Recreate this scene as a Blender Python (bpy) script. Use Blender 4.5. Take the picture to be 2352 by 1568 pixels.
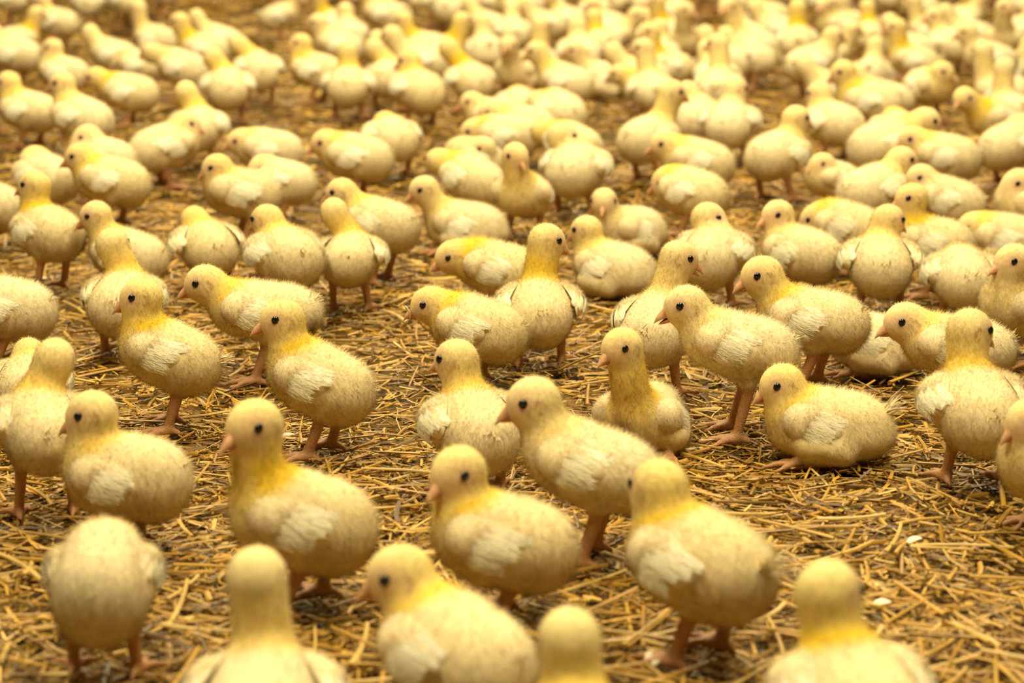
import bpy, math, random
import numpy as np

for o in list(bpy.data.objects):
    bpy.data.objects.remove(o)
SC = bpy.context.scene
COL = SC.collection
random.seed(7)
RNG = np.random.default_rng(11)
PI = math.pi
R = math.radians

# ------------------------------------------------------------------ camera
W, H = 2352.0, 1568.0
FPX = 5227.0                 # focal length in pixels (80 mm on a 36 mm sensor)
HORIZON = -400.0             # pixel row of the horizon, above the frame
CAM_H = 0.525
PITCH = math.atan((H / 2 - HORIZON) / FPX)
cam_d = bpy.data.cameras.new('camera')
cam = bpy.data.objects.new('camera', cam_d)
COL.objects.link(cam)
cam.location = (0, 0, CAM_H)
cam.rotation_euler = (PI / 2 - PITCH, 0, 0)
cam_d.sensor_width = 36.0
cam_d.lens = FPX / W * 36.0
cam_d.clip_start = 0.05
cam_d.dof.use_dof = True
cam_d.dof.focus_distance = 2.02
cam_d.dof.aperture_fstop = 7.2
SC.camera = cam

# ------------------------------------------------------------------ world, lamps, exposure
SC.view_settings.view_transform = 'Standard'
SC.view_settings.look = 'None'
SC.view_settings.gamma = 1.0
SC.view_settings.use_curve_mapping = False
SC.view_settings.exposure = 0.08
world = bpy.data.worlds.new('barn_air')
SC.world = world
world.use_nodes = True
bg = world.node_tree.nodes['Background']
bg.inputs['Color'].default_value = (1.0, 0.82, 0.40, 1)
bg.inputs['Strength'].default_value = 0.05


def area(name, loc, size, power, col=(1.0, 0.85, 0.52), size_y=None):
    d = bpy.data.lights.new(name, 'AREA')
    d.shape = 'RECTANGLE'
    d.size = size
    d.size_y = size_y or size
    d.energy = power
    d.color = col
    o = bpy.data.objects.new(name, d)
    o.location = loc
    COL.objects.link(o)
    return o


# rows of warm fittings hanging under the barn roof
for yy, pw in ((0.9, 70), (3.1, 71), (5.4, 62), (7.8, 62)):
    for xx in (-0.9, 0.9):
        area('barn_lamp', (xx, yy, 2.7), 0.5, pw, size_y=1.2)

CY, SY = math.cos(PITCH), math.sin(PITCH)


def ray(px, py):
    u, v = (px - W / 2) / FPX, (H / 2 - py) / FPX
    return np.array([u, CY + v * SY, -SY + v * CY])


def on_plane(px, py, z=0.0):
    d = ray(px, py)
    t = (z - CAM_H) / d[2]
    return np.array([0, 0, CAM_H]) + d * t


def at_depth(px, py, Y):
    d = ray(px, py)
    return np.array([0, 0, CAM_H]) + d * (Y / d[1])


def to_px(p):
    x, y, z = p[0], p[1], p[2] - CAM_H
    dep = y * CY - z * SY
    up = y * SY + z * CY
    return W / 2 + FPX * x / dep, H / 2 - FPX * up / dep


# ------------------------------------------------------------------ materials
def new_mat(name):
    m = bpy.data.materials.new(name)
    m.use_nodes = True
    nt = m.node_tree
    nt.nodes.clear()
    out = nt.nodes.new('ShaderNodeOutputMaterial')
    return m, nt, out


def attr_color(nt, noise_scale=None, amount=0.2):
    a = nt.nodes.new('ShaderNodeAttribute')
    a.attribute_name = 'Col'
    if noise_scale is None:
        return a.outputs['Color']
    tc = nt.nodes.new('ShaderNodeTexCoord')
    n = nt.nodes.new('ShaderNodeTexNoise')
    n.inputs['Scale'].default_value = noise_scale
    n.inputs['Detail'].default_value = 4
    nt.links.new(tc.outputs['Object'], n.inputs['Vector'])
    mr = nt.nodes.new('ShaderNodeMapRange')
    mr.inputs['From Min'].default_value = 0.3
    mr.inputs['From Max'].default_value = 0.7
    mr.inputs['To Min'].default_value = 1 - amount
    mr.inputs['To Max'].default_value = 1 + amount * 0.5
    nt.links.new(n.outputs['Fac'], mr.inputs['Value'])
    mx = nt.nodes.new('ShaderNodeVectorMath')
    mx.operation = 'SCALE'
    nt.links.new(a.outputs['Color'], mx.inputs[0])
    nt.links.new(mr.outputs['Result'], mx.inputs['Scale'])
    return mx.outputs['Vector']


def mat_plumage(name):
    m, nt, out = new_mat(name)
    c = attr_color(nt, 160, 0.06)
    p = nt.nodes.new('ShaderNodeBsdfPrincipled')
    p.inputs['Roughness'].default_value = 0.95
    p.inputs['Specular IOR Level'].default_value = 0.08
    p.inputs['Sheen Weight'].default_value = 0.1
    p.inputs['Sheen Roughness'].default_value = 0.6
    p.inputs['Sheen Tint'].default_value = (1, 0.9, 0.65, 1)
    nt.links.new(c, p.inputs['Base Color'])
    nt.links.new(p.outputs[0], out.inputs['Surface'])
    return m


def mat_down(name, trans=0.14, scale=160):
    m, nt, out = new_mat(name)
    c = attr_color(nt, scale, 0.06)
    d = nt.nodes.new('ShaderNodeBsdfDiffuse')
    t = nt.nodes.new('ShaderNodeBsdfTranslucent')
    mx = nt.nodes.new('ShaderNodeMixShader')
    mx.inputs[0].default_value = trans
    nt.links.new(c, d.inputs['Color'])
    nt.links.new(c, t.inputs['Color'])
    nt.links.new(d.outputs[0], mx.inputs[1])
    nt.links.new(t.outputs[0], mx.inputs[2])
    nt.links.new(mx.outputs[0], out.inputs['Surface'])
    return m


def mat_simple(name, col, rough, spec=0.5, bump=None, use_attr=False, nscale=None):
    m, nt, out = new_mat(name)
    p = nt.nodes.new('ShaderNodeBsdfPrincipled')
    p.inputs['Base Color'].default_value = (*col, 1)
    p.inputs['Roughness'].default_value = rough
    p.inputs['Specular IOR Level'].default_value = spec
    if use_attr:
        nt.links.new(attr_color(nt, nscale, 0.25), p.inputs['Base Color'])
    if bump:
        tc = nt.nodes.new('ShaderNodeTexCoord')
        n = nt.nodes.new('ShaderNodeTexNoise')
        n.inputs['Scale'].default_value = bump[0]
        n.inputs['Detail'].default_value = 3
        b = nt.nodes.new('ShaderNodeBump')
        b.inputs['Strength'].default_value = bump[1]
        b.inputs['Distance'].default_value = bump[2]
        nt.links.new(tc.outputs['Object'], n.inputs['Vector'])
        nt.links.new(n.outputs['Fac'], b.inputs['Height'])
        nt.links.new(b.outputs[0], p.inputs['Normal'])
    nt.links.new(p.outputs[0], out.inputs['Surface'])
    return m


M_BODY = mat_plumage('plumage')
M_DOWN = mat_down('down')
M_FEATHER = mat_down('feather', 0.06, 700)
M_SKIN = mat_simple('leg_skin', (0.6, 0.3, 0.15), 0.5, 0.4, (900, 0.5, 0.001), True, 500)
M_BEAK = mat_simple('beak_horn', (0.75, 0.42, 0.2), 0.42, 0.4, (500, 0.2, 0.001), True, 300)
M_EYE = mat_simple('eye_black', (0.006, 0.005, 0.008), 0.12, 0.5)
M_STRAW = mat_simple('straw', (0.6, 0.4, 0.1), 0.42, 0.32, None, True, 120)


def mat_floor():
    m, nt, out = new_mat('trodden_litter')
    tc = nt.nodes.new('ShaderNodeTexCoord')
    n1 = nt.nodes.new('ShaderNodeTexNoise')
    n1.inputs['Scale'].default_value = 90
    n1.inputs['Detail'].default_value = 6
    n2 = nt.nodes.new('ShaderNodeTexNoise')
    n2.inputs['Scale'].default_value = 14
    n2.inputs['Detail'].default_value = 3
    ad = nt.nodes.new('ShaderNodeMath')
    ad.operation = 'ADD'
    hf = nt.nodes.new('ShaderNodeMath')
    hf.operation = 'MULTIPLY'
    hf.inputs[1].default_value = 0.5
    cr = nt.nodes.new('ShaderNodeValToRGB')
    e = cr.color_ramp.elements
    e[0].position, e[0].color = 0.36, (0.030, 0.018, 0.006, 1)
    e[1].position, e[1].color = 0.68, (0.34, 0.20, 0.045, 1)
    x = e.new(0.5)
    x.color = (0.12, 0.07, 0.018, 1)
    p = nt.nodes.new('ShaderNodeBsdfPrincipled')
    p.inputs['Roughness'].default_value = 0.9
    p.inputs['Specular IOR Level'].default_value = 0.15
    b = nt.nodes.new('ShaderNodeBump')
    b.inputs['Strength'].default_value = 0.8
    b.inputs['Distance'].default_value = 0.004
    for n in (n1, n2):
        nt.links.new(tc.outputs['Object'], n.inputs['Vector'])
    nt.links.new(n1.outputs['Fac'], ad.inputs[0])
    nt.links.new(n2.outputs['Fac'], ad.inputs[1])
    nt.links.new(ad.outputs[0], hf.inputs[0])
    nt.links.new(hf.outputs[0], cr.inputs['Fac'])
    nt.links.new(cr.outputs[0], p.inputs['Base Color'])
    nt.links.new(n1.outputs['Fac'], b.inputs['Height'])
    nt.links.new(b.outputs[0], p.inputs['Normal'])
    nt.links.new(p.outputs[0], out.inputs['Surface'])
    return m


# ------------------------------------------------------------------ mesh helpers
def make_mesh(name, V, F, mats, C=None, smooth=True, midx=None, N=None):
    """V (n,3); F (m,k) array with k 3 or 4, or list of such arrays"""
    me = bpy.data.meshes.new(name)
    Fs = F if isinstance(F, list) else [F]
    V = np.ascontiguousarray(V, np.float32)
    me.vertices.add(len(V))
    me.vertices.foreach_set('co', V.ravel())
    nl = sum(f.size for f in Fs)
    npl = sum(len(f) for f in Fs)
    me.loops.add(nl)
    me.polygons.add(npl)
    me.loops.foreach_set('vertex_index', np.concatenate([f.ravel() for f in Fs]).astype(np.int32))
    cnt = np.concatenate([np.full(len(f), f.shape[1]) for f in Fs])
    st = np.concatenate([[0], np.cumsum(cnt)[:-1]]).astype(np.int32)
    me.polygons.foreach_set('loop_start', st)
    me.polygons.foreach_set('use_smooth', np.full(npl, smooth) if isinstance(smooth, bool) else smooth)
    for m in mats:
        me.materials.append(m)
    if midx is not None:
        me.polygons.foreach_set('material_index', midx.astype(np.int32))
    me.update(calc_edges=True)
    if C is not None:
        a = me.color_attributes.new('Col', 'FLOAT_COLOR', 'POINT')
        C4 = np.ones((len(V), 4), np.float32)
        C4[:, :3] = C
        a.data.foreach_set('color', C4.ravel())
    if N is not None:
        me.normals_split_custom_set_from_vertices(N.tolist())
    return me


def link(name, me, parent=None):
    o = bpy.data.objects.new(name, me)
    COL.objects.link(o)
    if parent is not None:
        o.parent = parent
    return o


def nrm(v):
    v = np.asarray(v, float)
    return v / np.maximum(np.linalg.norm(v, axis=-1, keepdims=True), 1e-12)


def smin(a, b, k):
    h = np.maximum(k - np.abs(a - b), 0) / k
    return np.minimum(a, b) - h * h * k * 0.25


def sd_ell(P, c, r, M=None):
    q = P - c
    if M is not None:
        q = q @ M            # columns of M are the local axes
    r = np.asarray(r, np.float32)
    a = q / r
    k0 = np.sqrt((a * a).sum(-1))
    b = a / r
    k1 = np.sqrt((b * b).sum(-1)) + 1e-9
    return k0 * (k0 - 1) / k1


def sd_cone(P, a, b, ra, rb):
    ab = b - a
    q = P - a
    t = np.clip((q @ ab) / max(float(ab @ ab), 1e-12), 0, 1)
    d = q - t[..., None] * ab
    return np.sqrt((d * d).sum(-1)) - (ra + (rb - ra) * t)


def surface_nets(fn, lo, hi, h):
    n = np.ceil((hi - lo) / h).astype(int) + 1
    ax = [(lo[i] + h * np.arange(n[i])).astype(np.float32) for i in range(3)]
    G = np.stack(np.meshgrid(*ax, indexing='ij'), -1)
    c = 4
    nc = -(-n // c)
    Gc = [np.minimum((np.arange(nc[i]) * c + (c - 1) / 2.0), n[i] - 1) * h + lo[i] for i in range(3)]
    Dc = fn(np.stack(np.meshgrid(*Gc, indexing='ij'), -1).reshape(-1, 3).astype(np.float32)).reshape(nc)
    D = np.repeat(np.repeat(np.repeat(Dc, c, 0), c, 1), c, 2)[:n[0], :n[1], :n[2]].astype(np.float32).copy()
    nearby = np.abs(D) < h * c * 1.25
    D[nearby] = fn(G[nearby])
    S = D < 0
    nx, ny, nz = n - 1
    cnt = np.zeros((nx, ny, nz), np.int8)
    offs = [(i, j, k) for i in (0, 1) for j in (0, 1) for k in (0, 1)]
    for i, j, k in offs:
        cnt += S[i:i + nx, j:j + ny, k:k + nz]
    act = (cnt > 0) & (cnt < 8)
    I = np.argwhere(act)
    vid = -np.ones((nx, ny, nz), np.int64)
    vid[act] = np.arange(len(I))
    acc = np.zeros((len(I), 3))
    num = np.zeros(len(I))
    for a in offs:
        for d in range(3):
            if a[d] == 1:
                continue
            b = list(a)
            b[d] = 1
            A = I + np.array(a)
            B = I + np.array(b)
            da = D[A[:, 0], A[:, 1], A[:, 2]]
            db = D[B[:, 0], B[:, 1], B[:, 2]]
            cr = (da < 0) != (db < 0)
            t = np.where(cr, da / np.where(cr, da - db, 1), 0)
            p = np.tile(np.array(a, float), (len(I), 1))
            p[:, d] += t
            acc += np.where(cr[:, None], p, 0)
            num += cr
    V = lo + h * (I + acc / num[:, None])
    quads = []
    for d in range(3):
        e = [slice(None)] * 3
        f = [slice(None)] * 3
        e[d] = slice(0, -1)
        f[d] = slice(1, None)
        a, b = S[tuple(e)], S[tuple(f)]
        E = np.argwhere(a != b)
        o1, o2 = (d + 1) % 3, (d + 2) % 3
        ok = (E[:, o1] > 0) & (E[:, o2] > 0) & (E[:, o1] < n[o1] - 1) & (E[:, o2] < n[o2] - 1)
        E = E[ok]
        sg = a[E[:, 0], E[:, 1], E[:, 2]]
        cs = []
        for s1, s2 in ((-1, -1), (0, -1), (0, 0), (-1, 0)):
            q = E.copy()
            q[:, o1] += s1
            q[:, o2] += s2
            cs.append(vid[q[:, 0], q[:, 1], q[:, 2]])
        Q = np.stack(cs, 1)
        Q[~sg] = Q[~sg][:, ::-1]
        quads.append(Q)
    return V, np.concatenate(quads)


# ------------------------------------------------------------------ palette (linear albedo)
C_CREAM = np.array([0.88, 0.735, 0.455])
C_PALE = np.array([0.90, 0.78, 0.50])
C_YEL = np.array([0.86, 0.57, 0.038])
C_LEMON = np.array([0.87, 0.69, 0.27])
C_TAN = np.array([0.76, 0.58, 0.27])
C_WHITE = np.array([0.93, 0.87, 0.68])
C_SKIN = np.array([0.44, 0.215, 0.085])
C_BEAK = np.array([0.60, 0.30, 0.15])
C_FACE = np.array([0.70, 0.42, 0.26])
C_DIRT = np.array([0.30, 0.20, 0.10])


for _c in (C_CREAM, C_PALE, C_YEL, C_LEMON, C_TAN):
    _c *= 0.84


def mixc(C, col, w):
    w = np.clip(w, 0, 1)[:, None]
    return C * (1 - w) + np.asarray(col) * w


class Chick:
    """All meshes of one chick in its own frame: x forward, y left, z up, ground at z = 0, unit metres (size s)."""

    def __init__(self, s=1.0, hb=0.062, head=(0.042, 0, 0.058), hyaw=0.0, hpitch=-4, bpitch=13, sit=False,
                 yel=0.5, gape=4, lift=0.0, step=0.0, lod=0, spots=(), seed=0, wing=1.0, tail=1.0, slim=0.93, stretch=1.03, wout=0.0):
        self.s, self.seed = s, seed
        self.slim, self.stretch = slim, stretch
        rng = self.rng = np.random.default_rng(seed + 100)
        self.lod = lod
        B = self.B = np.array([0, 0, hb])
        cb, sb = math.cos(R(bpitch)), math.sin(R(bpitch))
        M = self.M = np.array([[cb, 0, -sb], [0, 1, 0], [sb, 0, cb]])      # columns: body axes in chick space
        head = np.array(head, float)
        Hc = self.Hc = B + head
        cy, sy = math.cos(hyaw), math.sin(hyaw)
        cp, sp = math.cos(R(hpitch)), math.sin(R(hpitch))
        f = np.array([cy * cp, sy * cp, sp])
        l = np.array([-sy, cy, 0])
        u = np.cross(f, l)
        HM = self.HM = np.stack([f, l, u], 1)
        bl = lambda *p: B + M @ np.array(p, float)
        self.bl = bl
        n0 = bl(0.0265 * stretch, 0, 0.006)
        n2 = Hc - 0.003 * u - 0.003 * f
        up = np.array([0.0, 0, 1.0])
        chord = n2 - n0
        n1 = n0 + 0.45 * chord + np.array([0.005, 0, 0]) + 0.004 * up
        ts = np.linspace(0, 1, 6)
        self.neck = [(1 - t) ** 2 * n0 + 2 * t * (1 - t) * n1 + t * t * n2 for t in ts]
        self.neckr = [0.0176, 0.0170, 0.0165, 0.0161, 0.0156, 0.0149]
        self.legs = []
        for sd in (1, -1):
            st = step * sd
            if sit:
                hip = bl(0.0, sd * 0.018, -0.006)
                hock = np.array([-0.014, sd * 0.0300, 0.0095])
                ank = np.array([0.022, sd * 0.0290, 0.006])
                knee = np.array([0.012, sd * 0.030, 0.022])
            else:
                hip = bl(0.000, sd * 0.016, -0.010)
                hock = np.array([-0.008 + st * 0.6, sd * 0.0195, 0.0395 + max(hb - 0.063, -0.004) * 0.55])
                ank = np.array([0.003 + st, sd * 0.0215, 0.0065])
                knee = None
            toes = []
            for ang, ln in ((0, 0.030), (34, 0.024), (-34, 0.024), (172, 0.013)):
                a = R(ang + sd * 6)
                mid = ank + np.array([math.cos(a) * ln * 0.5, math.sin(a) * ln * 0.5, -0.0005])
                tip = ank + np.array([math.cos(a) * ln, math.sin(a) * ln, -0.0040])
                toes.append((mid, tip))
            self.legs.append((hip, knee, hock, ank, toes))
        self.sit = sit
        self.wout = wout
        self.wz = self.wz + wout * 0.25
        self.wa = R(11 - bpitch)
        if sit:
            self.wx, self.wz = 0.013, 0.001
        self.build(yel, gape, lift, spots, wing, tail)

    # signed distances -------------------------------------------------------
    def d_trunk(self, P):
        M, bl, k, e = self.M, self.bl, self.slim, self.stretch
        d = sd_ell(P, bl(0, 0, 0), (0.0420 * e, 0.0308, 0.0276 * k), M)
        d = smin(d, sd_ell(P, bl(-0.021 * e, 0, -0.004), (0.0230 * e, 0.0270, 0.0258 * k), M), 0.012)
        d = smin(d, sd_ell(P, bl(0.020 * e, 0, -0.001), (0.0230, 0.0262, 0.0258 * k), M), 0.012)
        if self.sit:
            d = smin(d, sd_ell(P, self.B + np.array([-0.004 * e, 0, -0.014]), (0.043 * e, 0.034, 0.018)), 0.012)
        return d

    def d_soft(self, P):
        d = self.d_trunk(P)
        for hip, knee, hock, ank, toes in self.legs:
            if knee is None:
                d = smin(d, sd_cone(P, hip, hock + np.array([0.002, 0, 0.004]), 0.0190, 0.0070), 0.010)
            else:
                d = smin(d, sd_cone(P, knee, hock + np.array([0.0, 0, 0.004]), 0.0150, 0.0085), 0.007)
        n, r = self.neck, self.neckr
        dn = sd_cone(P, n[0], n[1], r[0], r[1])
        for i in range(1, len(n) - 1):
            dn = np.minimum(dn, sd_cone(P, n[i], n[i + 1], r[i], r[i + 1]))
        d = smin(d, dn, 0.008)
        dh = sd_ell(P, self.Hc + self.HM @ np.array([0.0, 0, 0.0008]), (0.0170, 0.0147, 0.0152), self.HM)
        dh = smin(dh, sd_ell(P, self.Hc + self.HM @ np.array([0.0075, 0, -0.0032]), (0.0078, 0.0086, 0.0078), self.HM), 0.008)
        return smin(d, dh, 0.009)

    def d_legs(self, P):
        d = None
        for hip, knee, hock, ank, toes in self.legs:
            x = sd_cone(P, hock, ank, 0.0052, 0.0042)
            x = smin(x, sd_ell(P, ank + np.array([0, 0, -0.0012]), (0.0052, 0.0052, 0.0042)), 0.003)
            for m, t in toes:
                x = smin(x, np.minimum(sd_cone(P, ank, m, 0.0034, 0.0030), sd_cone(P, m, t, 0.0031, 0.0021)), 0.0025)
            d = x if d is None else np.minimum(d, x)
        return d

    def d_all(self, P):
        P = np.asarray(P, np.float32)
        d = self.d_soft(P)
        low = P[:, 2] < 0.055
        out = d.copy()
        out[low] = smin(d[low], self.d_legs(P[low]), 0.0035)
        return out

    def push_out(self, X, Z, sgn, start=0.07):
        """y of the trunk's side over points (X, Z) of the chick frame"""
        y = np.full(len(X), start)
        for _ in range(28):
            P = np.stack([X, sgn * y, Z], 1)
            d = self.d_trunk(P)
            y = y - np.maximum(d, 0) * 0.9
        miss = np.abs(self.d_trunk(np.stack([X, sgn * y, Z], 1))) > 0.002
        y = np.where(miss, 0.010, y)
        return np.maximum(y, 0.010)

    # meshes --------------------------------------------------------------------
    def build(self, yel, gape, lift, spots, wing, tail):
        rng, lod = self.rng, self.lod
        h = (0.0027, 0.0030, 0.0036)[lod]
        pts = np.array([self.B, self.Hc] + [t for L in self.legs for _, t in L[4]])
        lo = np.minimum(pts.min(0) - 0.012, np.array([-0.056, -0.045, -0.002]))
        hi = np.maximum(pts.max(0) + 0.012, np.array([0.056, 0.045, 0.09]))
        lo = np.minimum(lo, self.Hc - 0.024)
        hi = np.maximum(hi, self.Hc + 0.024)
        lo[2] = min(lo[2], self.B[2] - 0.045)
        hi[2] = max(hi[2], self.B[2] + 0.055)
        hi += 3 * h
        V, Q = surface_nets(self.d_all, lo, hi, h)
        e = 0.0008
        ds = self.d_soft(V.astype(np.float32))
        dl = self.d_legs(V.astype(np.float32))
        legw = np.clip(0.5 + (ds - dl) / 0.003, 0, 1)
        # normals from the mesh
        a = V[Q[:, 2]] - V[Q[:, 0]]
        b = V[Q[:, 3]] - V[Q[:, 1]]
        fn = np.cross(a, b)
        N = np.zeros_like(V)
        for c in range(4):
            np.add.at(N, Q[:, c], fn)
        N = nrm(N)
        C = self.colours(V, N, yel, spots)
        C = mixc(C, C_SKIN * (0.9 + 0.2 * rng.random()), legw)
        mi = (legw[Q].mean(1) > 0.5).astype(int)
        self.body = make_mesh('body', V, Q, [M_BODY, M_SKIN], C, True, mi)
        # wings
        self.wings = []
        self.barbs = []
        hairV, hairF, hairC, hairN = [], [], [], []
        wing_patches = []
        for sg in (1, -1):
            wing_patches.append(self.make_wing(sg, lift, wing))
        # down on the body
        area_ = 0.5 * np.linalg.norm(fn, axis=1)
        legf = legw[Q].mean(1)
        nh = (16000, 5200, 1900)[lod]
        self.add_down(V, Q, N, C, area_ * (legf < 0.35), nh, hairV, hairF, hairC, hairN, skip_wing=True)
        for (wv, wf, wn, wc, wmask) in wing_patches:
            a = wv[wf[:, 2]] - wv[wf[:, 0]]
            b = wv[wf[:, 3]] - wv[wf[:, 1]]
            ar = 0.5 * np.linalg.norm(np.cross(a, b), axis=1) * wmask[wf].mean(1)
            self.add_down(wv, wf, wn, wc, ar, (2400, 700, 200)[lod], hairV, hairF, hairC, hairN, scale=0.75)
        for (bv, bf, bc, bn) in self.barbs:
            hairV.append(bv)
            hairF.append(bf)
            hairC.append(bc)
            hairN.append(bn)
        nv = 0
        FF = []
        for v, f in zip(hairV, hairF):
            FF.append(f + nv)
            nv += len(v)
        self.down = make_mesh('down', np.concatenate(hairV), np.concatenate(FF), [M_DOWN],
                              np.concatenate(hairC), True, None, np.concatenate(hairN))
        self.make_head_parts(gape)
        self.make_tail(tail, yel)

    def colours(self, V, N, yel, spots):
        rng = self.rng
        base = C_CREAM * (1 - 0.35 * yel) + C_LEMON * 0.35 * yel
        C = np.tile(base, (len(V), 1))
        L = (V - self.B) @ self.M
        # pale back and flanks, yellower breast and underside
        under = np.clip((-L[:, 2] - 0.004) / 0.03, 0, 1)
        C = mixc(C, C_LEMON, 0.55 * under * (0.35 + yel))
        breast = np.clip((L[:, 0] - 0.012) / 0.03, 0, 1)
        C = mixc(C, C_LEMON, 0.6 * breast * (0.3 + yel))
        rump = np.clip((-L[:, 0] - 0.008) / 0.03, 0, 1)
        C = mixc(C, C_PALE, 0.65 * rump * (1.1 - yel))
        # neck collar
        n = np.array(self.neck)
        dmin = np.full(len(V), 9.0)
        for i, w in ((0, 1.22), (1, 1.02), (2, 0.95), (3, 1.0)):
            dmin = np.minimum(dmin, np.linalg.norm(V - n[i], axis=1) * w)
        nape = np.clip(((n[2] - V) @ np.array([1, 0, -0.25])) / 0.02 + 0.75, 0.25 + 0.3 * yel, 1)
        w = np.clip((0.0295 - dmin) / 0.010, 0, 1) * nape
        C = mixc(C, C_YEL, w * 1.25 * (0.15 + 0.85 * yel))
        # head
        dh = np.linalg.norm(V - self.Hc, axis=1)
        wh = np.clip((0.027 - dh) / 0.010, 0, 1)
        C = mixc(C, C_LEMON * (1 - 0.4 * (1 - yel)) + C_PALE * 0.4 * (1 - yel), wh * 0.85)
        q = (V - self.Hc) @ self.HM
        face = np.exp(-((q[:, 0] - 0.0135) ** 2 + (np.abs(q[:, 1])) ** 2 * 0.35 + (q[:, 2] + 0.002) ** 2) / (2 * 0.0060 ** 2))
        C = mixc(C, C_FACE, face * 0.65 * (dh < 0.03))
        ey = np.exp(-((q[:, 0] - 0.0058) ** 2 + (q[:, 2] - 0.0035) ** 2) / (2 * 0.0050 ** 2)) * (np.abs(q[:, 1]) > 0.006)
        C = mixc(C, C_FACE * 0.85, ey * 0.9 * (dh < 0.03))
        rr = np.hypot(q[:, 0] + 0.0035, q[:, 2] + 0.0015)
        ear = np.exp(-((rr - 0.0042) / 0.0012) ** 2) * (np.abs(q[:, 1]) > 0.006) * (q[:, 0] < -0.003)
        C = mixc(C, np.array([0.45, 0.24, 0.12]), ear * 0.75 * (dh < 0.03))
        # soiled down low at the back
        soil = np.exp(-((L[:, 0] + 0.022) ** 2 + (L[:, 2] + 0.026) ** 2) / (2 * 0.012 ** 2))
        C = mixc(C, np.array([0.52, 0.40, 0.22]), soil * (0.25 + 0.45 * rng.random()))
        for (p, r, col) in spots:
            d = np.linalg.norm((L - np.array(p)) / np.array(r), axis=1)
            C = mixc(C, np.array(col), np.clip(1.6 - d * 1.1, 0, 1))
        self.Lspots = spots
        C *= 1 + 0.05 * rng.normal(size=(len(V), 1))
        return np.clip(C, 0.01, 0.93)

    def in_wing(self, L, grow=1.0):
        a = self.wa
        x = L[:, 0] - self.wx
        z = L[:, 2] - self.wz
        u = x * math.cos(a) + z * math.sin(a)
        v = -x * math.sin(a) + z * math.cos(a)
        return (u / (0.028 * grow)) ** 2 + (v / (0.0185 * grow)) ** 2

    wx, wz, wa = 0.0120, 0.003, R(-8)

    def add_down(self, V, Q, N, C, wts, nh, hv, hf, hc, hn, skip_wing=False, scale=1.0):
        rng = self.rng
        w = wts / wts.sum()
        fi = rng.choice(len(Q), nh, p=w)
        a, b = rng.random((2, nh, 1))
        q = V[Q[fi]]
        P = (1 - a) * (1 - b) * q[:, 0] + a * (1 - b) * q[:, 1] + a * b * q[:, 2] + (1 - a) * b * q[:, 3]
        n = nrm(N[Q[fi]].mean(1))
        c = C[Q[fi]].mean(1)
        if skip_wing:
            L = (P - self.B) @ self.M
            keep = ~((self.in_wing(L) < 0.85) & (np.abs(L[:, 1]) > 0.012) & (L[:, 2] < 0.03))
            P, n, c = P[keep], n[keep], c[keep]
        qh = (P - self.Hc) @ self.HM
        keep = ~((qh[:, 0] > 0.0105) & (np.hypot(qh[:, 1], qh[:, 2] + 0.003) < 0.0085))
        P, n, c = P[keep], n[keep], c[keep]
        nh = len(P)
        dh = np.linalg.norm(P - self.Hc, axis=1)
        dhead = np.clip((0.034 - dh) / 0.014, 0, 1)
        qh = (P - self.Hc) @ self.HM
        face = np.clip((qh[:, 0] - 0.002) / 0.010, 0, 1) * (dh < 0.024)
        ln = (0.0046 + 0.0022 * rng.random(nh)) * (1 - 0.38 * dhead) * (1 - 0.50 * face) * scale
        wd = (0.00028, 0.00046, 0.00085)[self.lod]
        flow = np.tile(np.array([-0.75, 0, -0.55]), (nh, 1))
        nk = nrm(self.Hc - self.neck[0])
        flow = flow * (1 - dhead[:, None]) + (-nk + 0.2 * np.array([-1, 0, 0])) * dhead[:, None]
        flow = flow - (flow * n).sum(1)[:, None] * n
        d = nrm(0.55 * n + 0.62 * flow + 0.42 * rng.normal(size=(nh, 3)))
        bad = (d * n).sum(1) < 0.12
        d[bad] = nrm(d[bad] + 0.4 * n[bad])
        side = nrm(np.cross(d, n + 0.9 * rng.normal(size=(nh, 3))))
        root = P - n * 0.0006
        tip = root + d * ln[:, None]
        Vh = np.stack([root - side * wd * 0.5, root + side * wd * 0.5, tip], 1).reshape(-1, 3)
        Fh = np.arange(nh * 3).reshape(-1, 3)
        gn = np.cross(2 * side, tip - root)
        fl = (gn * n).sum(1) < 0
        side[fl] *= -1
        Vh = np.stack([root - side * wd * 0.5, root + side * wd * 0.5, tip], 1).reshape(-1, 3)
        jit = 1 + 0.06 * rng.normal(size=(nh, 1))
        c0 = np.clip(c * 1.0 * jit, 0, 0.92)
        c1 = np.clip((c * 0.82 + C_PALE * 0.18) * 1.06 * jit, 0, 0.92)
        Ch = np.stack([c0, c0, c1], 1).reshape(-1, 3)
        nn = nrm(n + 0.25 * d)
        Nh = np.repeat(nn, 3, axis=0)
        hv.append(Vh)
        hf.append(Fh)
        hc.append(Ch)
        hn.append(Nh)

    def make_wing(self, sg, lift, wing):
        """A downy shoulder pad that hugs the flank, flight feathers in a fan and shorter coverts over their roots."""
        rng = self.rng
        a = self.wa
        ca, sa = math.cos(a), math.sin(a)

        def place(u, v, off):
            x = self.wx + u * ca - v * sa
            z = self.wz + u * sa + v * ca
            Xb = self.B[None] + np.stack([x, np.zeros_like(x), z], 1) @ self.M.T
            y = self.push_out(Xb[:, 0], Xb[:, 2], sg)
            y = y + off + self.wout * np.clip(1.05 - ((u / 0.0262) ** 2 + (v / 0.0192) ** 2), 0, 1) ** 0.6 + lift * np.clip((0.016 - u) / 0.05, 0, 1) ** 1.3
            return np.stack([Xb[:, 0], sg * y, Xb[:, 2]], 1)

        nr, ns = (7, 22) if self.lod == 0 else (5, 14)
        rr = np.linspace(0, 1, nr + 1)[1:]
        th = np.linspace(0, 2 * PI, ns, endpoint=False)
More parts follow.
